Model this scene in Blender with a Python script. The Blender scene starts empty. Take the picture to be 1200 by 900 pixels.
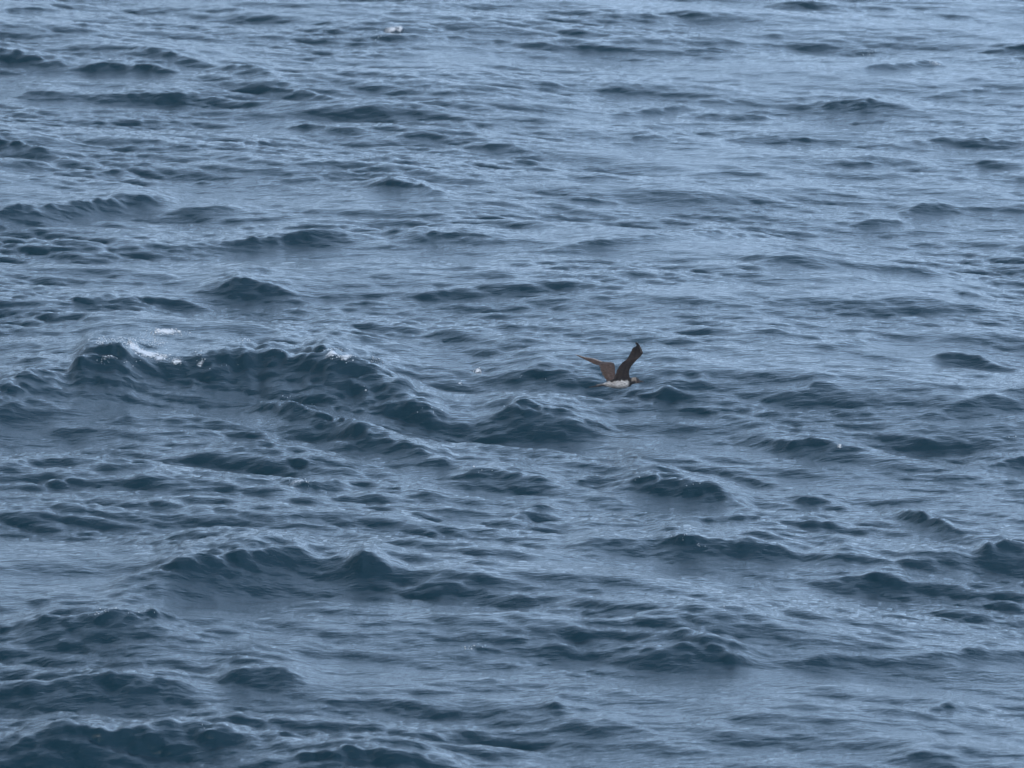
import bpy, bmesh, math, random
import numpy as np
from mathutils import Vector, kdtree

random.seed(7)
rng = np.random.default_rng(11)
sc = bpy.context.scene
col = sc.collection
R = math.radians

# ------------------------------------------------------------------ camera
CAM_H = 10.3
DEP = R(11.0)                       # the ship's deck looks down on the sea
FOV = R(8.0)
cam_data = bpy.data.cameras.new('camera')
cam = bpy.data.objects.new('camera', cam_data); col.objects.link(cam)
cam.location = (0, 0, CAM_H)
cam.rotation_euler = (R(90) - DEP, 0, 0)
cam_data.sensor_width = 36.0
cam_data.angle = FOV
cam_data.clip_start = 0.5
cam_data.clip_end = 30000
cam_data.dof.use_dof = True
cam_data.dof.focus_distance = 53.0
cam_data.dof.aperture_fstop = 6.0
sc.camera = cam
sc.render.resolution_x, sc.render.resolution_y = 1024, 768

# ------------------------------------------------------------------ sky and sun
SUN_EL, SUN_AZ = R(32), R(195)      # behind the ship, a little to its left; azimuth clockwise from +Y
world = bpy.data.worlds.new('World'); sc.world = world; world.use_nodes = True
wn, wl = world.node_tree.nodes, world.node_tree.links
wn.clear()
sky = wn.new('ShaderNodeTexSky'); sky.sky_type = 'NISHITA'; sky.sun_disc = False
sky.sun_elevation = SUN_EL; sky.sun_rotation = SUN_AZ
sky.air_density = 1.0; sky.dust_density = 2.0; sky.ozone_density = 1.5
hsv = wn.new('ShaderNodeHueSaturation'); hsv.inputs['Saturation'].default_value = 0.95
# thin uneven high cloud over the whole sky
tc = wn.new('ShaderNodeTexCoord'); mp = wn.new('ShaderNodeMapping'); mp.inputs['Scale'].default_value = (1.0, 1.0, 2.2)
ns = wn.new('ShaderNodeTexNoise'); ns.inputs['Scale'].default_value = 1.6; ns.inputs['Detail'].default_value = 5
ramp = wn.new('ShaderNodeMapRange'); ramp.inputs[1].default_value = 0.3; ramp.inputs[2].default_value = 0.7
ramp.inputs[3].default_value = 0.3; ramp.inputs[4].default_value = 0.75
mix = wn.new('ShaderNodeMix'); mix.data_type = 'RGBA'
mix.inputs[7].default_value = (7.5, 10.8, 15.7, 1)
bg = wn.new('ShaderNodeBackground'); bg.inputs['Strength'].default_value = 0.12
out = wn.new('ShaderNodeOutputWorld')
wl.new(tc.outputs['Generated'], mp.inputs['Vector']); wl.new(mp.outputs[0], ns.inputs['Vector'])
wl.new(ns.outputs['Fac'], ramp.inputs[0])
sz = wn.new('ShaderNodeSeparateXYZ'); wl.new(tc.outputs['Generated'], sz.inputs[0])
el = wn.new('ShaderNodeMapRange'); el.inputs[1].default_value = 0.05; el.inputs[2].default_value = 0.85
el.inputs[3].default_value = 1.25; el.inputs[4].default_value = 0.35       # the haze is thick towards the horizon, thin overhead
wl.new(sz.outputs[2], el.inputs[0])
mu = wn.new('ShaderNodeMath'); mu.operation = 'MULTIPLY'; mu.use_clamp = True
wl.new(ramp.outputs[0], mu.inputs[0]); wl.new(el.outputs[0], mu.inputs[1]); wl.new(mu.outputs[0], mix.inputs[0])
wl.new(sky.outputs[0], hsv.inputs['Color']); wl.new(hsv.outputs[0], mix.inputs[6])
sx = wn.new('ShaderNodeSeparateXYZ'); wl.new(tc.outputs['Generated'], sx.inputs[0])
gr = wn.new('ShaderNodeMapRange'); gr.interpolation_type = 'SMOOTHSTEP'
gr.inputs[1].default_value = -0.5; gr.inputs[2].default_value = 0.25; gr.inputs[3].default_value = 0.34; gr.inputs[4].default_value = 1.0
wl.new(sx.outputs[0], gr.inputs[0])
vm = wn.new('ShaderNodeVectorMath'); vm.operation = 'SCALE'     # heavier cloud towards the left
wl.new(mix.outputs[2], vm.inputs[0]); wl.new(gr.outputs[0], vm.inputs['Scale'])
wl.new(vm.outputs[0], bg.inputs[0]); wl.new(bg.outputs[0], out.inputs[0])

sd = bpy.data.lights.new('sun', 'SUN'); sd.energy = 1.1; sd.angle = R(40); sd.color = (1.0, 0.97, 0.93)
sun = bpy.data.objects.new('sun', sd); col.objects.link(sun)
sdir = Vector((math.sin(SUN_AZ) * math.cos(SUN_EL), math.cos(SUN_AZ) * math.cos(SUN_EL), math.sin(SUN_EL)))
sun.rotation_euler = sdir.to_track_quat('Z', 'Y').to_euler()
sun.location = (0, -20, 60)

sc.view_settings.view_transform = 'Standard'
try: sc.view_settings.look = 'None'
except Exception: pass
sc.view_settings.gamma = 1.0
sc.view_settings.exposure = 0.45
sc.render.engine = 'CYCLES'

# ------------------------------------------------------------------ measuring the place
F_RIGHT = np.array([1.0, 0, 0])
F_FWD = np.array([0, math.cos(DEP), -math.sin(DEP)])
F_UP = np.array([0, math.sin(DEP), math.cos(DEP)])
TAN = math.tan(FOV / 2)
def ray(px, py):                     # direction from the deck through a point of the 1200 x 900 photograph
    return F_FWD + F_RIGHT * ((px - 600) / 600 * TAN) + F_UP * ((450 - py) / 600 * TAN)
def on_level(px, py, z=0.0):
    d = ray(px, py); t = (z - CAM_H) / d[2]
    return d[0] * t, d[1] * t, t
PX = TAN / 600.0                     # size of one photograph pixel at unit depth

# ------------------------------------------------------------------ wave field
def axis(lo, hi, step, far_lo, far_hi, grow):
    a = list(np.arange(lo, hi, step))
    s, v = step, a[-1]
    while v < far_hi: s *= grow; v += s; a.append(v)
    s, v, b = step, lo, []
    while v > far_lo: s *= grow; v -= s; b.append(v)
    return np.array(b[::-1] + a)
X = axis(-6.6, 6.6, 0.0135, -2500, 2500, 1.13)
Y = axis(39.0, 78.5, 0.034, -2500, 2500, 1.13)
NX, NY = len(X), len(Y)
stepx = np.gradient(X); stepy = np.gradient(Y)

LX, LY, N = 27.0, 45.0, 2048
kx = np.fft.fftfreq(N, LX / N) * 2 * math.pi
ky = np.fft.fftfreq(N, LY / N) * 2 * math.pi
KX, KY = np.meshgrid(kx, ky)
K = np.hypot(KX, KY); K[0, 0] = 1.0
def spectrum(l_peak, power, th0, spread, lmin, seed):
    kp = 2 * math.pi / l_peak
    c = (KX * math.cos(th0) + KY * math.sin(th0)) / K
    D = np.exp(-(1 - np.abs(c)) * spread)
    S = K ** (-power) * np.exp(-(kp / K) ** 2) * D * np.exp(-(K * lmin / (2 * math.pi)) ** 2)
    S[0, 0] = 0
    g = np.random.default_rng(seed)
    W = (g.standard_normal((N, N)) + 1j * g.standard_normal((N, N))) * np.sqrt(S)
    return W
def fields(W, rms, chop):
    h = np.fft.ifft2(W).real
    s = rms / h.std()
    dx = np.fft.ifft2(1j * KX / K * W).real; dy = np.fft.ifft2(1j * KY / K * W).real
    return h * s, dx * s * chop, dy * s * chop
def sampler(nx_idx, ny_idx):
    gx = (nx_idx / LX * N) % N; gy = (ny_idx / LY * N) % N
    ix = gx.astype(int); iy = gy.astype(int); fx = (gx - ix)[None, :]; fy = (gy - iy)[:, None]
    ix1 = (ix + 1) % N; iy1 = (iy + 1) % N
    def f(a):
        r0 = a[iy]; r1 = a[iy1]
        return (r0[:, ix] * (1 - fx) + r0[:, ix1] * fx) * (1 - fy) + (r1[:, ix] * (1 - fx) + r1[:, ix1] * fx) * fy
    return f
S = sampler(X, Y)
GX, GY = np.meshgrid(X, Y)
cell = np.maximum(stepx[None, :], stepy[:, None])
fine = np.clip(1.5 - cell / 0.06, 0, 1)          # small waves die out where the sheet gets coarse
mid = np.clip(1.5 - cell / 0.5, 0, 1)
Z = np.zeros_like(GX); DX = np.zeros_like(GX); DY = np.zeros_like(GX)
left = 1 / (1 + np.exp((GX + 0.9) / 1.1))          # the gust that roughens the left side
near = 1 / (1 + np.exp((GY - 56.0) / 4))
w1, _, _ = fields(spectrum(1.6, 3.5, R(20), 0.2, 0.45, 5), 1.0, 0); WX = S(w1)
wp, _, _ = fields(spectrum(4.0, 4.0, R(70), 0.5, 1.0, 9), 1.0, 0); WP = np.clip(1 + 0.38 * S(wp), 0.35, 1.9)
w2, _, _ = fields(spectrum(1.3, 3.5, R(60), 0.2, 0.35, 6), 1.0, 0); WY = S(w2)
wq, _, _ = fields(spectrum(0.22, 3.2, R(50), 0.4, 0.06, 18), 1.0, 0); WQ = S(wq) * fine
w3, _, _ = fields(spectrum(0.5, 3.2, R(70), 0.4, 0.12, 8), 1.0, 0); WZ = S(w3)
# long waves
calm = np.clip(1.05 - 0.15 / (1 + np.exp(-(GX - 0.5) / 0.8)) * (1 - near) - 0.08 * (1 - near), 0.5, 1.1)
for W, rms, chop, m in (
        (spectrum(7.5, 5.0, R(48), 6.0, 2.2, 12), 0.050, 0.6, mid),
        (spectrum(3.2, 4.4, R(68), 7.0, 0.6, 1), 0.022, 0.8, mid * calm),
        (spectrum(1.10, 4.0, R(70), 7.0, 0.15, 2), 0.0106, 1.25, fine * calm * WP ** 0.6 * (0.82 + 0.18 * left + 0.10 * near)),
        (spectrum(0.40, 3.6, R(66), 5.0, 0.042, 3), 0.0043, 1.2, fine * calm * WP * (0.9 + 0.4 * left + 0.2 * near))):
    h, dx, dy = fields(W, rms, chop)
    Z += S(h) * m; DX -= S(dx) * m; DY -= S(dy) * m
del w1, w2, w3, h, dx, dy

# crest lines read off the photograph: points along the crest, depth of the steep front face in px, back length factor
CRESTS = [
 # the tall breaking wave on the left and the ones behind it
 ([(-60,450),(0,441),(35,431),(80,428),(100,415),(120,402),(150,405),(170,415),(200,416),(235,412),(260,408),(285,407),(300,412),(320,408),(350,414),(385,410),(420,418),(450,427),(480,436)], 52, 0.8),
 ([(285,478),(305,466),(330,461),(365,471),(400,485),(440,503),(480,518),(512,526)], 27, 0.9),
 ([(215,455),(240,440),(262,432),(300,425),(330,430)], 20, 1),
 ([(430,474),(480,466),(500,470),(530,483),(560,488),(590,480),(615,472),(650,467),(680,474),(715,498)], 30, 1),
 ([(575,440),(600,434),(625,431),(650,431),(680,436),(725,450)], 15, 1.2),
 ([(735,462),(762,458),(783,453),(820,465)], 15, 1),
 ([(795,450),(810,444),(825,442),(840,450)], 9, 1),
 ([(775,476),(800,471),(830,471),(875,485)], 12, 1),
 ([(880,516),(908,512),(950,510),(991,515),(1035,529)], 16, 1.2),
 ([(795,539),(815,540),(840,546),(879,558),(925,567)], 8, 1),
 ([(722,566),(742,555),(762,546),(787,552),(812,563),(870,581)], 24, 1),
 ([(922,582),(935,579),(950,578),(985,588)], 12, 1),
 ([(915,460),(937,454),(958,447),(985,450)], 12, 1),
 ([(1080,420),(1100,412),(1117,408),(1137,410),(1158,422),(1192,432)], 14, 1),
 ([(1095,476),(1121,471),(1158,461),(1230,452)], 16, 1),
 ([(1050,592),(1075,597),(1108,608),(1155,630)], 15, 1),
 ([(1065,650),(1100,647),(1137,646),(1158,634),(1183,631),(1230,640)], 20, 1),
 ([(955,650),(983,638),(1005,648)], 14, 1),
 ([(935,676),(983,662),(1010,671),(1042,671),(1067,678),(1125,687)], 15, 1),
 ([(670,626),(695,619),(725,630),(755,630),(785,626),(812,624),(845,630),(880,629),(925,641)], 24, 1),
 ([(790,607),(830,602),(900,604),(975,605),(1020,618)], 13, 1),
 ([(780,722),(800,716),(820,711),(860,709),(905,722)], 12, 1),
 ([(705,768),(745,760),(775,757),(815,746),(850,754),(890,770)], 20, 1),
 ([(900,772),(950,764),(1000,768),(1060,770)], 11, 1),
 ([(1040,770),(1080,762),(1130,758),(1220,760)], 13, 1),
 ([(590,757),(650,752),(690,761)], 8, 1),
 ([(610,788),(650,791),(700,804),(760,821)], 9, 1),
 ([(635,828),(655,819),(680,831)], 14, 1),
 ([(590,842),(640,842),(680,840),(725,843),(785,856)], 13, 1),
 ([(820,858),(850,855),(900,862),(955,871)], 10, 1),
 ([(1040,888),(1080,878),(1110,882),(1140,891)], 14, 1),
 ([(940,812),(990,802),(1035,811)], 10, 1),
 ([(1065,829),(1100,820),(1140,831)], 14, 1),
 ([(135,680),(165,670),(190,660),(220,645),(255,635),(300,635),(350,640),(385,649)], 38, 1),
 ([(345,658),(390,650),(430,644),(455,656),(495,671)], 24, 1),
 ([(440,644),(480,640),(525,636),(590,641)], 12, 1),
 ([(475,697),(500,682),(525,670),(560,672),(610,680)], 18, 1),
 ([(5,737),(30,727),(60,720),(115,715),(145,708),(185,713),(210,729),(275,736)], 28, 1),
 ([(245,797),(275,784),(300,777),(350,788),(385,801)], 20, 1),
 ([(-40,805),(0,800),(50,797),(100,790),(170,787),(215,797),(240,809)], 25, 1),
 ([(-40,872),(0,866),(30,857),(100,845),(175,849),(240,850),(300,858),(370,867)], 34, 1),
 ([(240,898),(300,893),(350,884),(400,876),(450,871),(500,878),(540,893)], 32, 1),
 ([(445,823),(470,819),(500,823),(540,836)], 13, 1),
 ([(365,824),(400,820),(435,823)], 12, 1),
 ([(535,762),(558,755),(590,760)], 8, 1),
 ([(340,742),(390,738),(435,742)], 8, 1),
 ([(60,640),(30,634),(0,640)][::-1], 8, 1),
 # middle
 ([(526,556),(545,548),(560,546),(600,551),(645,559)], 17, 1),
 ([(420,563),(462,568),(510,575)], 10, 1),
 ([(597,603),(618,591),(635,589),(655,597)], 14, 1),
 ([(508,542),(520,534),(532,541)], 8, 1),
 ([(480,440),(540,436),(560,440)], 6, 1),
 ([(500,452),(535,446),(570,453)], 8, 1),
 ([(-10,547),(25,538),(50,541)], 9, 1),
 ([(60,562),(85,556),(115,563)], 10, 1),
 ([(150,562),(180,555),(215,560)], 8, 1),
 ([(315,570),(350,562),(400,559),(425,566)], 11, 1),
 ([(265,539),(310,531),(350,535),(405,549)], 14, 1),
 ([(120,590),(170,584),(220,592)], 8, 1),
 ([(390,515),(420,512),(460,522)], 10, 1),
 ([(440,600),(480,596),(530,602)], 9, 1),
 ([(60,500),(100,492),(150,498)], 12, 1),
 ([(0,482),(30,474),(70,480)], 14, 1),
 # ripples on the face of the tall wave
 ([(15,474),(50,464),(100,460),(160,466),(215,474)], 12, 1.2),
 ([(95,490),(150,481),(210,484),(270,494)], 11, 1.2),
 ([(170,508),(230,500),(290,503),(345,514)], 10, 1.2),
 ([(150,446),(200,441),(245,448)], 9, 1),
 ([(20,450),(60,444),(110,449)], 9, 1),
 ([(300,432),(350,440),(400,452)], 10, 1),
 ([(350,430),(400,436),(450,447)], 8, 1),
 ([(60,522),(120,515),(190,522)], 9, 1.2),
 ([(230,528),(280,520),(330,524)], 9, 1.2),
 # upper left
 ([(-40,52),(0,56),(40,64),(90,75)], 15, 1),
 ([(80,78),(105,72),(130,66),(190,70),(220,86)], 15, 1),
 ([(145,53),(170,54),(200,60),(245,73)], 11, 1),
 ([(10,107),(55,99),(100,109),(150,109),(200,108),(262,106),(275,117)], 15, 1),
 ([(250,80),(275,75),(305,77),(335,91)], 12, 1),
 ([(295,104),(330,100),(360,104),(405,116)], 11, 1),
 ([(325,147),(365,139),(400,147),(435,153)], 10, 1),
 ([(468,157),(500,148),(545,153)], 11, 1),
 ([(550,170),(590,166),(630,174)], 9, 1),
 ([(245,172),(300,158),(345,165)], 9, 1),
 ([(420,218),(445,209),(470,207),(495,213),(525,229)], 14, 1.5),
 ([(-40,252),(0,245),(75,237),(140,225),(190,229)], 20, 1),
 ([(195,247),(235,240),(280,242)], 10, 1),
 ([(110,292),(170,293),(235,292),(300,277),(350,267),(400,267),(455,279)], 14, 1),
 ([(465,272),(530,269),(580,276)], 12, 1),
 ([(-40,158),(0,159),(40,165),(85,187)], 14, 1),
 ([(70,201),(135,196),(190,203)], 9, 1),
 ([(-20,280),(50,288),(110,302)], 9, 1),
 ([(232,334),(265,327),(290,320),(320,332),(365,346)], 18, 1),
 ([(40,355),(90,347),(130,347),(200,350),(240,356)], 14, 1),
 ([(415,354),(470,348),(510,340),(555,339)], 9, 1),
 ([(-20,12),(20,5),(60,10)], 8, 1),
 ([(60,30),(95,26),(130,32)], 7, 1),
 # upper right
 ([(590,50),(630,48),(700,52),(750,58)], 7, 1),
 ([(795,59),(835,52),(860,58)], 7, 1),
 ([(895,41),(910,37),(922,41)], 5, 1),
 ([(920,54),(955,48),(980,53)], 6, 1),
 ([(985,82),(1030,74),(1065,72),(1098,71)], 10, 1),
 ([(590,100),(635,97),(650,101)], 6, 1),
 ([(685,104),(715,99),(760,106)], 8, 1),
 ([(715,133),(770,126),(785,119),(808,126)], 9, 1),
 ([(800,133),(840,129),(895,136)], 9, 1),
 ([(915,123),(980,113),(1025,115),(1070,123)], 13, 1),
 ([(732,160),(755,155),(790,159)], 6, 1),
 ([(855,159),(885,152),(920,158),(980,163)], 11, 1),
 ([(590,168),(610,170),(632,176)], 8, 1),
 ([(1100,110),(1150,102),(1165,104)], 7, 1),
 ([(1065,164),(1120,160),(1175,159),(1230,166)], 9, 1),
 ([(645,206),(700,204),(720,208)], 6, 1),
 ([(1060,243),(1100,231),(1130,243)], 12, 1),
 ([(655,230),(720,235)], 6, 1),
 ([(1005,258),(1045,254),(1055,259)], 7, 1),
 ([(650,288),(675,280),(745,281),(800,272),(835,266),(890,271)], 12, 1),
 ([(885,304),(950,301),(1020,306)], 9, 1),
 ([(1000,306),(1060,312),(1110,318)], 8, 1),
 ([(1080,340),(1110,332),(1148,346)], 9, 1),
 ([(855,390),(905,384),(935,391)], 8, 1),
 ([(965,403),(1000,394),(1025,403)], 9, 1),
 ([(905,3),(940,-2),(975,4)], 9, 1),
 ([(1165,56),(1190,50),(1230,54)], 9, 1),
 ([(1120,190),(1160,184),(1215,192)], 7, 1),
 ([(800,205),(860,196),(915,204)], 7, 1),
 ([(950,190),(1000,186),(1040,192)], 7, 1),
 ([(560,335),(600,330),(640,336)], 8, 1),
 ([(690,322),(740,318),(790,324)], 6, 1),
 ([(1150,540),(1180,532),(1230,537)], 14, 1),
 ([(1040,520),(1080,512),(1130,520)], 10, 1),
 ([(640,560),(680,556),(715,562)], 8, 1),
 ([(560,700),(610,694),(660,702)], 9, 1),
 ([(410,700),(450,694),(490,701)], 8, 1),
 ([(1060,720),(1110,712),(1160,720)], 8, 1),
]
ZB = Z.copy(); DXB = DX.copy(); DYB = DY.copy()
def near_idx(x, y):
    return min(np.searchsorted(Y, y), NY - 1), min(np.searchsorted(X, x), NX - 1)
def anchored(a, b, H):               # where a crest of height H must rise so that its top meets the sight line
    z = H
    for _ in range(4):
        x, y, _t = on_level(a, b, z)
        j, i = near_idx(x, y)
        z = 0.5 * z + 0.5 * (H * 0.97 + ZB[j, i])
    return x, y - DYB[j, i]
crests = []
for pts, d, back in CRESTS:
    pts = sorted(pts)
    t = on_level(*pts[len(pts) // 2])[2]
    H = d * PX * t / 1.45 * (0.70 + 0.30 * min(1, d / 24)) * (0.88 if t > 62 else 1.0)
    Wp = np.array([anchored(a, b, H) for a, b in pts])
    # the crest runs along a smooth line; what is left of its outline in the photograph is height
    fit = np.polynomial.Polynomial.fit(Wp[:, 0], Wp[:, 1], 1 if len(pts) < 12 else 2)
    yl = 0.9 * fit(Wp[:, 0]) + 0.1 * Wp[:, 1]
    crests.append([pts, H, back, Wp, yl, np.full(len(pts), H)])
kk = np.exp(-np.linspace(-2, 2, 7) ** 2); kk /= kk.sum()
for rnd in range(4):
    Z = ZB.copy(); DY = DYB.copy()
    for pts, H, back, Wp, yl, Hp in crests:
        Lf, Lb = H * (2.5 if H < 0.2 else 3.4) + 0.03, (H * 6.0 + 0.08) * back
        x0, x1 = Wp[0, 0] - 0.10, Wp[-1, 0] + 0.10
        i0, i1 = np.searchsorted(X, x0 - 0.3), np.searchsorted(X, x1 + 0.3)
        j0, j1 = np.searchsorted(Y, yl.min() - 5 * Lf - 0.3), np.searchsorted(Y, yl.max() + 4 * Lb + 0.3)
        sl = (slice(j0, j1), slice(i0, i1))
        amp = 0.025 + 0.08 * H
        gx = GX[sl] + WX[sl] * amp * 0.5 + WQ[sl] * 0.002
        xd = np.linspace(x0 - 0.5, x1 + 0.5, 240)
        yd = np.convolve(np.pad(np.interp(xd, Wp[:, 0], yl), 3, mode='edge'), kk, mode='valid')
        hd = np.convolve(np.pad(np.interp(xd, Wp[:, 0], Hp), 3, mode='edge'), kk, mode='valid')
        sd_ = GY[sl] - np.interp(gx, xd, yd) + WY[sl] * amp * 0.7 + WQ[sl] * 0.004
        e = np.clip((gx - x0) / (x1 - x0), 0, 1)
        edge = min(0.35, 0.16 + 0.25 / max(x1 - x0, 0.3))
        tap = np.clip(np.minimum(e, 1 - e) / edge, 0, 1); tap = tap * (1.6 - 0.6 * tap)
        A = np.interp(gx, xd, hd) * tap * (1 + 0.14 * WZ[sl] * min(1, 0.07 / H) + 0.03 * WQ[sl])
        u = np.clip(-sd_ / Lf, 0, 5)
        # front face: steep under a sharp lip, easing into a shallow trough; long sloping back
        front = np.exp(-1.15 * u ** 1.25) - 0.2 * np.exp(-((u - 2.0) / 0.9) ** 2) + 0.2 * math.exp(-(2.0 / 0.9) ** 2)
        bk = np.exp(-(np.clip(sd_, 0, None) / Lb) ** 1.05)
        Z[sl] += A * np.where(sd_ < 0, front, bk)
        DY[sl] -= A * 0.22 * np.exp(-(sd_ / (Lf * 0.9)) ** 2)      # the lip leans forward
    if rnd == 3: break
    for c in crests:                     # raise or lower each crest until its top meets its sight line
        pts, H, back, Wp, yl, Hp = c
        for q, (a, b) in enumerate(pts):
            best = -1e9
            for off in (-0.10, -0.05, 0, 0.05):
                j, i = near_idx(Wp[q, 0], yl[q] + off)
                y, z = GY[j, i] + DY[j, i], Z[j, i]
                el = (z - CAM_H) / y
                if el > best: best, yb = el, y
            want = ray(a, b); want = want[2] / want[1]
            Hp[q] += 0.8 * (want - best) * yb
        Hp[:] = np.clip(Hp, 0.3 * H, (1.15 if H < 0.07 else 1.28) * H)

PXX = GX + DX; PYY = GY + DY
verts = np.stack([PXX, PYY, Z], axis=-1).reshape(-1, 3)

# which point of the sea stands at a spot of the photograph (nearest visible one)
vy0 = PYY; dep = (vy0 * math.cos(DEP) - (Z - CAM_H) * math.sin(DEP))
u_ = (PXX / dep) / TAN * 600 + 600
v_ = 450 - ((vy0 * math.sin(DEP) + (Z - CAM_H) * math.cos(DEP)) / dep) / TAN * 600
inner = (fine > 0.9) & (dep > 1)
iu, iv = np.nonzero(inner)
UU, VV, DD = u_[inner], v_[inner], dep[inner]
def sea_at(px, py, rad=2.5):
    m = (np.abs(UU - px) < rad) & (np.abs(VV - py) < rad)
    idx = np.nonzero(m)[0]
    if len(idx) == 0: return None
    k = idx[np.argmin(DD[idx])]
    return iu[k], iv[k]

# foam laid on the water: (px, py, half width px, half height px, strength)
FOAM = [
 ('main', 174, 411, 15, 5, 1.2), ('main', 160, 405, 9, 5, 1.0), ('main', 188, 418, 10, 3, 0.8), ('main', 196, 386, 15, 4, 0.9),
 ('main', 150, 393, 18, 6, 0.35), ('main', 122, 417, 6, 2, 0.6), ('main', 134, 415, 5, 2, 0.6), ('main', 208, 421, 8, 2.2, 0.8),  # the two tiny spots at the crest's left are glints painted as foam
 ('main', 233, 424, 7, 2.2, 0.6), ('main', 240, 409, 8, 3, 0.45), ('main', 115, 401, 8, 3, 0.4), ('main', 290, 396, 4, 2, 0.35),
 ('right', 392, 411, 12, 2.5, 0.9), ('right', 405, 414, 8, 3, 0.9), ('right', 383, 415, 6, 2, 0.6), ('right', 440, 421, 10, 1.5, 0.45),
 ('slope', 348, 564, 12, 3, 0.6), ('slope', 362, 561, 6, 2, 0.45),
 ('bird', 558, 432, 4, 1.6, 1.0), ('bird', 541, 448, 2.5, 1.5, 0.7),
 ('far', 458, 34, 13, 1.6, 0.78), ('far', 470, 32, 3, 2.5, 0.8), ('far', 445, 41, 10, 2, 0.4), ('far', 1098, 71, 4, 2, 0.6), ('far', 1015, 57, 9, 3, 0.3),
 ('near', 985, 521, 2.5, 1.5, 0.8), ('near', 553, 757, 10, 3, 0.4), ('near', 120, 714, 16, 1.5, 0.3),
]
foam = np.zeros_like(Z)
foam_spots = []
for grp, px, py, hw, hh, st in FOAM:
    r = sea_at(px, py)
    if r is None: continue
    j, i = r
    x0, y0, t = GX[j, i], GY[j, i], dep[j, i]
    wx, wy = hw * PX * t, max(hh * PX * t / math.sin(DEP) * 0.8, 0.02)
    foam_spots.append((grp, j, i, wx, wy, st))
    sl = (slice(max(0, j - 120), j + 120), slice(max(0, i - 200), i + 200))
    e = np.exp(-(((GX[sl] - x0) / wx) ** 2 + ((GY[sl] - y0) / wy) ** 2))
    foam[sl] = np.maximum(foam[sl], e * st)

# ------------------------------------------------------------------ materials
def new_mat(name):
    m = bpy.data.materials.new(name); m.use_nodes = True
    return m, m.node_tree.nodes, m.node_tree.links, m.node_tree.nodes['Principled BSDF']
water, nd, lk, pb = new_mat('sea_water')
pb.inputs['Base Color'].default_value = (0.001, 0.022, 0.034, 1)
pb.inputs['Roughness'].default_value = 0.06
pb.inputs['IOR'].default_value = 1.333
geo = nd.new('ShaderNodeNewGeometry')
def noise(scale, detail, sx, sy, rot, rough=0.6):
    m_ = nd.new('ShaderNodeMapping'); m_.inputs['Scale'].default_value = (sx, sy, 1); m_.inputs['Rotation'].default_value = (0, 0, rot)
    n_ = nd.new('ShaderNodeTexNoise'); n_.inputs['Scale'].default_value = scale; n_.inputs['Detail'].default_value = detail
    n_.inputs['Roughness'].default_value = rough
    lk.new(geo.outputs['Position'], m_.inputs['Vector']); lk.new(m_.outputs[0], n_.inputs['Vector'])
    return n_
n1 = noise(11.0, 5, 0.4, 1.0, R(-14), 0.6)
n2 = noise(26.0, 4, 0.55, 1.0, R(-24))
b1 = nd.new('ShaderNodeBump'); b1.inputs['Distance'].default_value = 0.020; b1.inputs['Strength'].default_value = 0.75
b2 = nd.new('ShaderNodeBump'); b2.inputs['Distance'].default_value = 0.007; b2.inputs['Strength'].default_value = 0.85
lk.new(n1.outputs['Fac'], b1.inputs['Height']); lk.new(n2.outputs['Fac'], b2.inputs['Height'])
lk.new(b1.outputs[0], b2.inputs['Normal']); lk.new(b2.outputs[0], pb.inputs['Normal'])
# foam lying in the water surface
at = nd.new('ShaderNodeAttribute'); at.attribute_name = 'foam'
n3 = noise(34.0, 6, 0.8, 1.0, 0, 0.75)
ad = nd.new('ShaderNodeMath'); ad.operation = 'MULTIPLY_ADD'; ad.inputs[1].default_value = 1.75
sb = nd.new('ShaderNodeMath'); sb.operation = 'MULTIPLY_ADD'; sb.inputs[1].default_value = 2.8; sb.inputs[2].default_value = -2.15
mr = nd.new('ShaderNodeMapRange'); mr.inputs[1].default_value = 0.05; mr.inputs[2].default_value = 0.6; mr.inputs[4].default_value = 0.9
lk.new(n3.outputs['Fac'], sb.inputs[0])
lk.new(at.outputs['Fac'], ad.inputs[0]); lk.new(sb.outputs[0], ad.inputs[2]); lk.new(ad.outputs[0], mr.inputs[0])
fb = nd.new('ShaderNodeBsdfPrincipled'); fb.inputs['Base Color'].default_value = (0.78, 0.80, 0.82, 1); fb.inputs['Roughness'].default_value = 0.55
mx = nd.new('ShaderNodeMixShader')
lk.new(mr.outputs[0], mx.inputs[0]); lk.new(pb.outputs[0], mx.inputs[1]); lk.new(fb.outputs[0], mx.inputs[2])
lk.new(mx.outputs[0], nd['Material Output'].inputs['Surface'])

foam_glint_mat, fn, fl, fp = new_mat('foam_and_glints')  # white for the froth and for the beads that imitate glints
fp.inputs['Base Color'].default_value = (0.80, 0.82, 0.84, 1); fp.inputs['Roughness'].default_value = 0.35

# ------------------------------------------------------------------ the sea sheet
def grid_mesh(name, V, ny, nx):
    me = bpy.data.meshes.new(name)
    nf = (ny - 1) * (nx - 1)
    a = (np.arange(ny - 1)[:, None] * nx + np.arange(nx - 1)[None, :]).ravel()
    q = np.stack([a, a + 1, a + nx + 1, a + nx], axis=1).astype(np.int32)
    me.vertices.add(len(V)); me.vertices.foreach_set('co', V.astype(np.float32).ravel())
    me.loops.add(nf * 4); me.loops.foreach_set('vertex_index', q.ravel())
    me.polygons.add(nf); me.polygons.foreach_set('loop_start', np.arange(0, nf * 4, 4, dtype=np.int32))
    me.polygons.foreach_set('use_smooth', np.ones(nf, dtype=bool))
    me.update(calc_edges=True)
    return me
me = grid_mesh('sea', verts, NY, NX)
fa = me.attributes.new('foam', 'FLOAT', 'POINT'); fa.data.foreach_set('value', foam.astype(np.float32).ravel())
sea = bpy.data.objects.new('sea', me); col.objects.link(sea); me.materials.append(water)
sea['kind'] = 'structure'; sea['label'] = 'choppy dark blue open sea with short steep waves and pale sky sheen'

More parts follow.
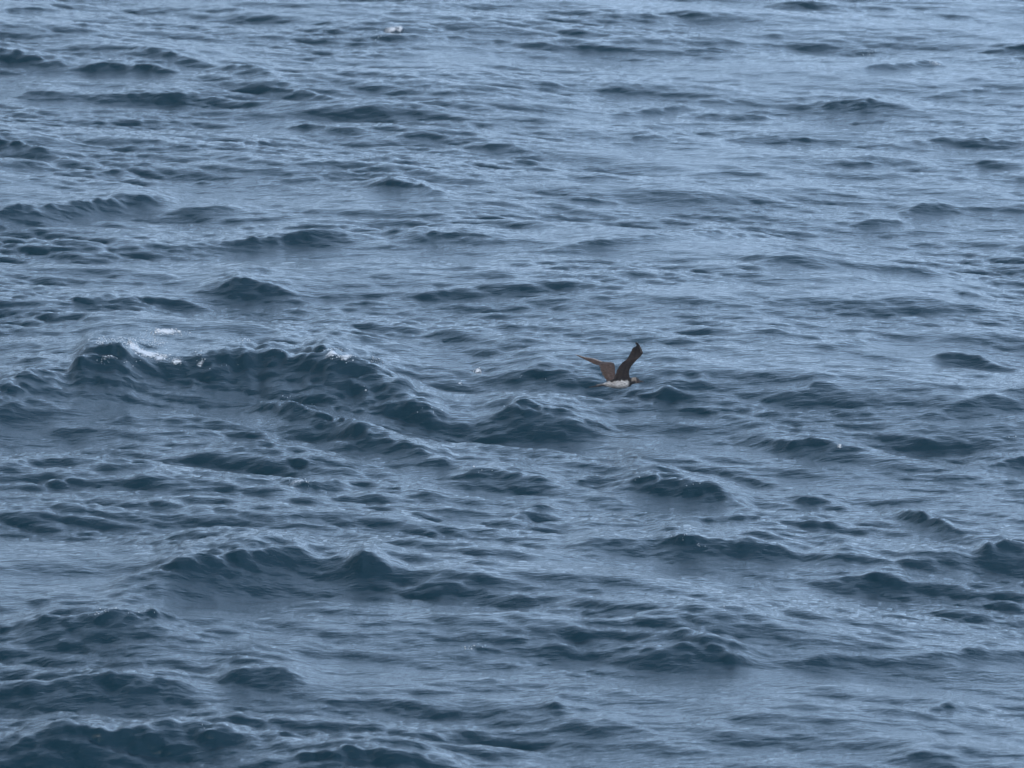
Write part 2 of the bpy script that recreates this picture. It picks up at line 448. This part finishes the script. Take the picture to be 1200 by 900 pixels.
# ------------------------------------------------------------------ foam froth, spray and painted glints
def blobs(name, pts, label):
    bm = bmesh.new(); bmesh.ops.create_icosphere(bm, subdivisions=1, radius=1.0)
    base = np.array([v.co[:] for v in bm.verts]); faces = np.array([[v.index for v in f.verts] for f in bm.faces]); bm.free()
    P = np.array([p[0] for p in pts]); r = np.array([p[1] for p in pts])
    jit = 1 + 0.35 * rng.standard_normal((len(P), len(base), 1))
    sc_ = np.stack([r * rng.uniform(0.8, 2.0, len(r)), r * rng.uniform(0.8, 1.6, len(r)), r * rng.uniform(0.5, 1.0, len(r))], axis=1)
    V = (P[:, None, :] + base[None] * np.clip(jit, .4, 1.7) * sc_[:, None, :]).reshape(-1, 3)
    F = (faces[None] + (np.arange(len(P)) * len(base))[:, None, None]).reshape(-1, 3)
    m = bpy.data.meshes.new(name); m.from_pydata(V.tolist(), [], F.tolist()); m.materials.append(foam_glint_mat)
    m.polygons.foreach_set('use_smooth', np.ones(len(m.polygons), dtype=bool))
    o = bpy.data.objects.new(name, m); col.objects.link(o); o['kind'] = 'stuff'; o['label'] = label
    return o
def between(j, i):                   # a random spot of the surface within one cell
    a, b = rng.random(2); V_ = lambda jj, ii: verts[min(jj, NY - 1) * NX + min(ii, NX - 1)]
    return (V_(j, i) * (1 - a) + V_(j, i + 1) * a) * (1 - b) + (V_(j + 1, i) * (1 - a) + V_(j + 1, i + 1) * a) * b
groups = {'main': 'white foam spilling over the tall breaking crest on the left, with painted glints',
          'right': 'narrow white foam strip on the low crest between the tall wave and the bird',
          'slope': 'small grey foam flecks on the water below the tall wave',
          'bird': 'tiny bright foam flecks just left of the flying bird',
          'far': 'thin distant foam streaks near the top of the view',
          'near': 'scattered small foam flecks on the nearer waves'}
for g, lab in groups.items():
    pts = []
    for grp, j, i, wx, wy, st in foam_spots:
        if grp != g: continue
        n = int(15 + 9000 * wx * wy * st * (3 if st > 0.75 else 1.2))
        n = min(n, 900)
        for _ in range(n):
            a = rng.normal(0, 0.55, 2)
            jj = int(np.clip(j + a[1] * wy / 0.034, 0, NY - 1)); ii = int(np.clip(i + a[0] * wx / 0.0135, 0, NX - 1))
            # froth gathers in ragged clumps
            if WZ[jj, ii] + rng.normal(0, .5) < 0.55 - st: continue
            pts.append((between(jj, ii) + np.array([0, 0, 0.001]), abs(rng.normal(0.0012, 0.0014)) * st ** .5 + 0.0008))
    if pts: blobs('sea_foam', pts, lab)
# droplets thrown up by the breaking crest, and white beads standing in for light glints on the steeper crests
pts = []
for (px, py, sx, sy, n) in ((150, 400, 22, 7, 150), (120, 400, 12, 4, 50), (182, 402, 16, 6, 60), (395, 409, 14, 2, 30), (232, 416, 5, 5, 20)):
    r = sea_at(px, min(py + 14, 418))
    if r is None: continue
    base = verts[r[0] * NX + r[1]]
    for _ in range(n):
        d = ray(px + rng.normal(0, sx * 0.6), py + rng.normal(0, sy * 0.5)); t = (base[1] + rng.uniform(0, 0.25)) / d[1]
        p = np.array([d[0] * t, d[1] * t, CAM_H + d[2] * t])
        pts.append((p, rng.uniform(0.001, 0.003)))
blobs('sea_spray', pts, 'fine white spray droplets thrown up behind the breaking crest on the left')
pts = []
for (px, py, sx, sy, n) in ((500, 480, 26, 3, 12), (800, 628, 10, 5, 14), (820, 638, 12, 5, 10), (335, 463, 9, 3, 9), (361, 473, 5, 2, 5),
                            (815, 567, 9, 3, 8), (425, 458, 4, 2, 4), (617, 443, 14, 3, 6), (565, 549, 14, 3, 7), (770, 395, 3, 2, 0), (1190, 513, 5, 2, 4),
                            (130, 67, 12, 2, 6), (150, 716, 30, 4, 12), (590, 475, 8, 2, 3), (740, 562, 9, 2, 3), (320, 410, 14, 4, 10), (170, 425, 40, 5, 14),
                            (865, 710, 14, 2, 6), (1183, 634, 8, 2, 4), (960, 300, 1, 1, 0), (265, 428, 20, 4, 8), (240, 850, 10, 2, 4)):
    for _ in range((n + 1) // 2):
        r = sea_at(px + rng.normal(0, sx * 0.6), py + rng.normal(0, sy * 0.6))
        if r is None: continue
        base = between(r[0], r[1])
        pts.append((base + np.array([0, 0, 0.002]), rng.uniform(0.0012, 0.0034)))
blobs('glint_flecks', pts, 'small white beads standing in for light glints on the steep faces of the waves')

# ------------------------------------------------------------------ the bird
# frame of the bird: u to its head (screen right), v up, w towards the ship; one unit = a pixel of a tenfold enlargement
BD = 53.0
bc = ray(721, 433) * BD
BC = np.array([bc[0], bc[1], CAM_H + bc[2]])
UPX = PX * BD / 10.0
def B(zx, zy, w):                   # zx, zy as measured in the enlargement whose origin is (660, 390); w in the same unit
    du, dv = (zx - 610) * UPX, (430 - zy) * UPX
    return BC + F_RIGHT * du + F_UP * dv - F_FWD * (w * UPX)

WHITE = (0.42, 0.405, 0.39); DARK = (0.020, 0.017, 0.016); BROWN = (0.088, 0.060, 0.048); CAP = (0.036, 0.027, 0.024)
CREAM = (0.27, 0.225, 0.185); UNDER = (0.010, 0.009, 0.009); GREY = (0.22, 0.20, 0.19); SHAFT = (0.55, 0.47, 0.42)
def lerp3(a, b, t): return tuple(a[i] * (1 - t) + b[i] * t for i in range(3))
cloud = []                            # (position, colour) samples for the plumage pattern
bverts, bfaces = [], []
def tube_rings(rings, cols):
    n = len(rings[0]); o = len(bverts)
    for r, c in zip(rings, cols):
        for k, p in enumerate(r):
            bverts.append(tuple(p)); cloud.append((tuple(p), c[k] if isinstance(c, list) else c))
    for a in range(len(rings) - 1):
        for k in range(n):
            k2 = (k + 1) % n
            bfaces.append((o + a * n + k, o + a * n + k2, o + (a + 1) * n + k2, o + (a + 1) * n + k))
    bfaces.append(tuple(o + k for k in range(n))[::-1]); e = o + (len(rings) - 1) * n
    bfaces.append(tuple(e + k for k in range(n)))
# trunk, neck and head: centre (zx, zy), half height, half width
trunk = [(440,612,4,6),(470,606,14,20),(505,601,26,34),(550,597,40,46),(600,592,52,56),(650,588,60,62),(700,586,61,63),(745,583,56,58),
         (780,575,47,48),(805,567,41,39),(830,560,39,33),(853,557,38,31),(873,561,31,26),(888,566,22,19),(898,570,13,12),(902,571,6,6)]
# finer stations by interpolation
ta = np.array(trunk, float); ts = np.linspace(0, len(ta) - 1, 46); ti = np.arange(len(ta))
tr = np.stack([np.interp(ts, ti, ta[:, k]) for k in range(4)], axis=1)
rings, cols = [], []
for (cx, cy, hh, hw) in tr:
    if cx < 800: cy += 3; hh *= 1.07
    ring, cl = [], []
    for k in range(28):
        a = 2 * math.pi * k / 28
        up = math.sin(a); side = math.cos(a)
        ring.append(B(cx, cy - up * hh * (1.0 if up > 0 else 0.98), side * hw))
        e = up + 0.08 * math.sin(cx * 0.09) 
        if cx < 800:                                  # white belly, dark back, brown rear flank mottling
            zz = 0.10 * math.sin(cx * 0.13) + 0.06 * math.sin(cx * 0.31)      # ragged edge of the dark upper side
            c = DARK if e > 0.52 + zz else (GREY if e > 0.38 + zz else WHITE)
            if e < -0.62: c = lerp3(WHITE, GREY, 0.45)
            if cx < 610 and e < 0.42: c = lerp3(WHITE, GREY, 0.55 + 0.4 * math.sin(cx * 0.15 + e * 9))
            if cx > 755: c = lerp3(c, DARK, min(1, (cx - 755) / 22))
            if cx < 545 and e > 0.15: c = lerp3(WHITE, GREY, .3)
        elif cx < 846:
            c = lerp3(DARK, CREAM, min(1, max(0, (e + 0.25) * 1.6)))
        else:
            c = CAP if e > -0.35 else BROWN
            if cx < 858 and e < .55: c = lerp3(CREAM, CAP, .45)
        cl.append(c)
    rings.append(ring); cols.append(cl)
tube_rings(rings, cols)

def wing(le, te, thick, up_col, low_col, facing):
    """le, te: (zx, zy, w) control points from the root to the tip; an aerofoil section between them, notched by feathers behind."""
    m = 40
    le, te = np.array(le, float), np.array(te, float)
    def sm(a, n):
        t = np.linspace(0, len(a) - 1, n); i = np.clip(t.astype(int), 0, len(a) - 2); f = (t - i)[:, None]
        p0 = a[np.clip(i - 1, 0, None)]; p1 = a[i]; p2 = a[i + 1]; p3 = a[np.clip(i + 2, None, len(a) - 1)]
        return 0.5 * (2 * p1 + (p2 - p0) * f + (2 * p0 - 5 * p1 + 4 * p2 - p3) * f ** 2 + (3 * p1 - p0 - 3 * p2 + p3) * f ** 3)
    L, T = sm(le, m), sm(te, m)
    rings, cols = [], []
    for q in range(m):
        f = q / (m - 1)
        a, b = L[q], T[q]
        notch = 1.0 + 0.035 * math.sin(q * 2.6)          # feather tips along the trailing edge
        b = a + (b - a) * notch
        pa, pb_ = B(*a), B(*b)
        ch = pb_ - pa; cl_ = np.linalg.norm(ch)
        nxt = B(*L[min(q + 1, m - 1)]) - B(*L[max(q - 1, 0)])
        nrm = np.cross(ch, nxt); nrm /= (np.linalg.norm(nrm) + 1e-9)
        if np.dot(nrm, -F_FWD) < 0: nrm = -nrm
        th = (thick * (1 - f) + 4.5 * f) * UPX
        ring, cl = [], []
        prof = [0, .04, .12, .25, .42, .6, .78, .92, 1.0]
        for s_ in prof:
            z = th * (math.sqrt(s_) * 1.6 * (1 - s_) ** 0.8 + 0.12) + cl_ * 0.05 * math.sin(math.pi * s_) * facing
            ring.append(pa + ch * s_ + nrm * z)
            c = low_col if facing < 0 else up_col
            c = c(f, s_) if callable(c) else c
            cl.append(c)
        for s_ in prof[::-1][1:-1]:
            z = -th * (math.sqrt(s_) * 0.9 * (1 - s_) ** 0.8 + 0.12) + cl_ * 0.05 * math.sin(math.pi * s_) * facing
            ring.append(pa + ch * s_ + nrm * z)
            c = up_col if facing < 0 else low_col
            c = c(f, s_) if callable(c) else c
            cl.append(c)
        rings.append(ring); cols.append(cl)
    tube_rings(rings, cols)
def upper(f, s):
    c = lerp3(BROWN, (0.075, 0.045, 0.035), 0.5 + 0.5 * math.sin(s * 17 + f * 5))
    if f > 0.55 and s < 0.16: c = lerp3(c, SHAFT, 0.75)      # pale shafts of the outer primaries
    if 0.36 < f < 0.46: c = lerp3(c, (0.19, .12, .095), 0.6)
    return c
def under(f, s):
    return lerp3(UNDER, (0.024, 0.019, 0.017), 0.5 + 0.5 * math.sin(s * 21 + f * 9) * (0.4 + .6 * s))
# near wing, raised towards the ship: its underside shows
wing([(800,575,40),(782,520,75),(772,455,115),(800,390,165),(862,318,225),(926,252,265),(926,215,300),(902,165,345),(880,132,375),(862,117,392),(845,113,400)],
     [(560,572,40),(592,530,70),(634,420,120),(690,345,170),(738,312,205),(780,235,255),(806,180,300),(836,166,345),(850,150,380),(836,124,400)],
     13, upper, under, -1)
# far wing, raised and swept back: its upper side shows
wing([(640,572,-35),(618,520,-80),(612,440,-130),(603,365,-190),(560,346,-235),(470,336,-290),(365,300,-350),(270,285,-400),(200,266,-440),(138,248,-470)],
     [(515,572,-35),(496,545,-80),(455,480,-130),(420,385,-190),(410,380,-235),(370,372,-290),(300,335,-350),(240,306,-400),(188,280,-440),(140,254,-470)],
     12, upper, under, 1)
# tail: white rump tapering into a dark fan and two longer middle feathers
def quill(a, b, w0, w1, h0, h1, c0, c1):
    rings, cols = [], []
    for q in range(9):
        f = q / 8; p = [a[k] * (1 - f) + b[k] * f for k in range(3)]
        hw = w0 * (1 - f) + w1 * f; hh = h0 * (1 - f) + h1 * f
        rings.append([B(p[0], p[1] - math.sin(t) * hh, p[2] + math.cos(t) * hw) for t in np.linspace(0, 2 * math.pi, 11)[:-1]])
        cols.append(lerp3(c0, c1, min(1, f * 2)))
    tube_rings(rings, cols)
quill((520,592,14), (390,614,22), 14, 4, 13, 4, WHITE, lerp3(GREY, DARK, .4))
quill((520,592,-14), (385,610,-22), 14, 3, 13, 3, WHITE, lerp3(GREY, DARK, .6))
quill((530,606,8), (300,639,10), 14, 7, 12, 6, DARK, DARK)
quill((530,606,-8), (312,636,-12), 14, 7, 12, 6, DARK, DARK)
quill((500,612,20), (390,626,34), 12, 6, 10, 6, DARK, DARK)
quill((500,612,-20), (384,624,-36), 12, 6, 10, 6, DARK, DARK)

bme = bpy.data.meshes.new('seabird'); bme.from_pydata(bverts, [], bfaces)
bm = bmesh.new(); bm.from_mesh(bme); bmesh.ops.recalc_face_normals(bm, faces=bm.faces)
bmesh.ops.translate(bm, verts=bm.verts, vec=-Vector(BC)); bm.to_mesh(bme); bm.free()
tmp = bpy.data.objects.new('seabird', bme); col.objects.link(tmp)
rm = tmp.modifiers.new('remesh', 'REMESH'); rm.mode = 'VOXEL'; rm.voxel_size = 0.0017; rm.use_smooth_shade = True
sm_ = tmp.modifiers.new('smooth', 'SMOOTH'); sm_.iterations = 3; sm_.factor = 0.5
bpy.context.view_layer.update()
dg = bpy.context.evaluated_depsgraph_get()
fm = bpy.data.meshes.new_from_object(tmp.evaluated_get(dg))
bpy.data.objects.remove(tmp); fm.name = 'seabird'
kd = kdtree.KDTree(len(cloud))
for i, (p, c) in enumerate(cloud): kd.insert(Vector(p) - Vector(BC), i)
kd.balance()
ca = fm.color_attributes.new('plumage', 'FLOAT_COLOR', 'POINT')
carr = np.ones((len(fm.vertices), 4), dtype=np.float32)
for v in fm.vertices:
    acc = [0, 0, 0]; wsum = 0
    for (_, i, d) in kd.find_n(v.co, 3):
        w = 1 / (d + 0.001) ** 2; wsum += w; c = cloud[i][1]
        for k in range(3): acc[k] += c[k] * w
    for k in range(3): carr[v.index, k] = acc[k] / wsum
ca.data.foreach_set('color', carr.ravel())
bird = bpy.data.objects.new('seabird', fm); col.objects.link(bird); bird.location = Vector(BC)
bird['label'] = 'brown and white seabird flying low to the right with both wings raised'; bird['category'] = 'bird'
feath, nd2, lk2, fp2 = new_mat('feathers')
a2 = nd2.new('ShaderNodeAttribute'); a2.attribute_name = 'plumage'
g2 = nd2.new('ShaderNodeTexCoord'); m2 = nd2.new('ShaderNodeMapping'); m2.inputs['Scale'].default_value = (1, 1, 2.2)
z2 = nd2.new('ShaderNodeTexNoise'); z2.inputs['Scale'].default_value = 55; z2.inputs['Detail'].default_value = 6
r2 = nd2.new('ShaderNodeMapRange'); r2.inputs[1].default_value = 0.3; r2.inputs[2].default_value = 0.7; r2.inputs[3].default_value = 0.45; r2.inputs[4].default_value = 1.45
x2 = nd2.new('ShaderNodeVectorMath'); x2.operation = 'SCALE'
lk2.new(g2.outputs['Object'], m2.inputs[0]); lk2.new(m2.outputs[0], z2.inputs['Vector']); lk2.new(z2.outputs['Fac'], r2.inputs[0])
lk2.new(a2.outputs['Color'], x2.inputs[0]); lk2.new(r2.outputs[0], x2.inputs['Scale']); lk2.new(x2.outputs[0], fp2.inputs['Base Color'])
fp2.inputs['Roughness'].default_value = 0.7; fp2.inputs['Specular IOR Level'].default_value = 0.25
bb = nd2.new('ShaderNodeBump'); bb.inputs['Distance'].default_value = 0.003; bb.inputs['Strength'].default_value = 0.6
lk2.new(z2.outputs['Fac'], bb.inputs['Height']); lk2.new(bb.outputs[0], fp2.inputs['Normal'])
fm.materials.append(feath)

# bill with its hooked tip, and the eyes
def simple(name, V, F, mat, parent, smooth=True):
    m = bpy.data.meshes.new(name); m.from_pydata(V, [], F); m.materials.append(mat)
    b_ = bmesh.new(); b_.from_mesh(m); bmesh.ops.recalc_face_normals(b_, faces=b_.faces); b_.to_mesh(m); b_.free()
    if smooth: m.polygons.foreach_set('use_smooth', np.ones(len(m.polygons), dtype=bool))
    o = bpy.data.objects.new(name, m); col.objects.link(o); o.parent = parent
    return o
bill_mat, _, _, bp = new_mat('bill_horn'); bp.inputs['Base Color'].default_value = (0.030, 0.022, 0.020, 1); bp.inputs['Roughness'].default_value = 0.4
eye_mat, _, _, ep = new_mat('eye_black'); ep.inputs['Base Color'].default_value = (0.01, 0.008, 0.007, 1); ep.inputs['Roughness'].default_value = 0.12
V, F = [], []
st = [(888,566,13,11),(905,568,10,8),(920,569,8,6),(932,572,6.5,5),(940,576,4.5,3.5),(944,581,1.5,1.2)]
for (cx, cy, hh, hw) in st:
    for k in range(10):
        a = 2 * math.pi * k / 10
        V.append(tuple(B(cx, cy - math.sin(a) * hh, math.cos(a) * hw) - BC))
for a in range(len(st) - 1):
    for k in range(10): F.append((a * 10 + k, a * 10 + (k + 1) % 10, (a + 1) * 10 + (k + 1) % 10, (a + 1) * 10 + k))
F.append(tuple(range(10))); F.append(tuple(range(50, 60)))
simple('bill', V, F, bill_mat, bird)
for s in (1, -1):
    bm = bmesh.new(); bmesh.ops.create_icosphere(bm, subdivisions=2, radius=5.5 * UPX)
    c = Vector(B(869, 551, s * 24) - BC)
    m = bpy.data.meshes.new('eye')
    bmesh.ops.translate(bm, verts=bm.verts, vec=c); bm.to_mesh(m); bm.free(); m.materials.append(eye_mat)
    m.polygons.foreach_set('use_smooth', np.ones(len(m.polygons), dtype=bool))
    o = bpy.data.objects.new('eye', m); col.objects.link(o); o.parent = bird

# ------------------------------------------------------------------ sea air
hm, hn, hl, hp = new_mat('sea_air'); hn.remove(hp)
pv = hn.new('ShaderNodeVolumePrincipled'); pv.inputs['Color'].default_value = (0.84, 0.91, 1.0, 1); pv.inputs['Density'].default_value = 0.0005
hl.new(pv.outputs[0], hn['Material Output'].inputs['Volume'])
zmin = float(Z.min()) - 1.0; ztop = CAM_H + 1.5
bm = bmesh.new(); bmesh.ops.create_cube(bm, size=1.0)
for v in bm.verts:
    v.co = Vector((v.co.x * 5600, v.co.y * 5600, ztop if v.co.z > 0 else zmin))
hme = bpy.data.meshes.new('haze'); bm.to_mesh(hme); bm.free(); hme.materials.append(hm)
hz = bpy.data.objects.new('haze', hme); col.objects.link(hz); hz['kind'] = 'stuff'; hz['label'] = 'thin pale sea haze over the whole water'
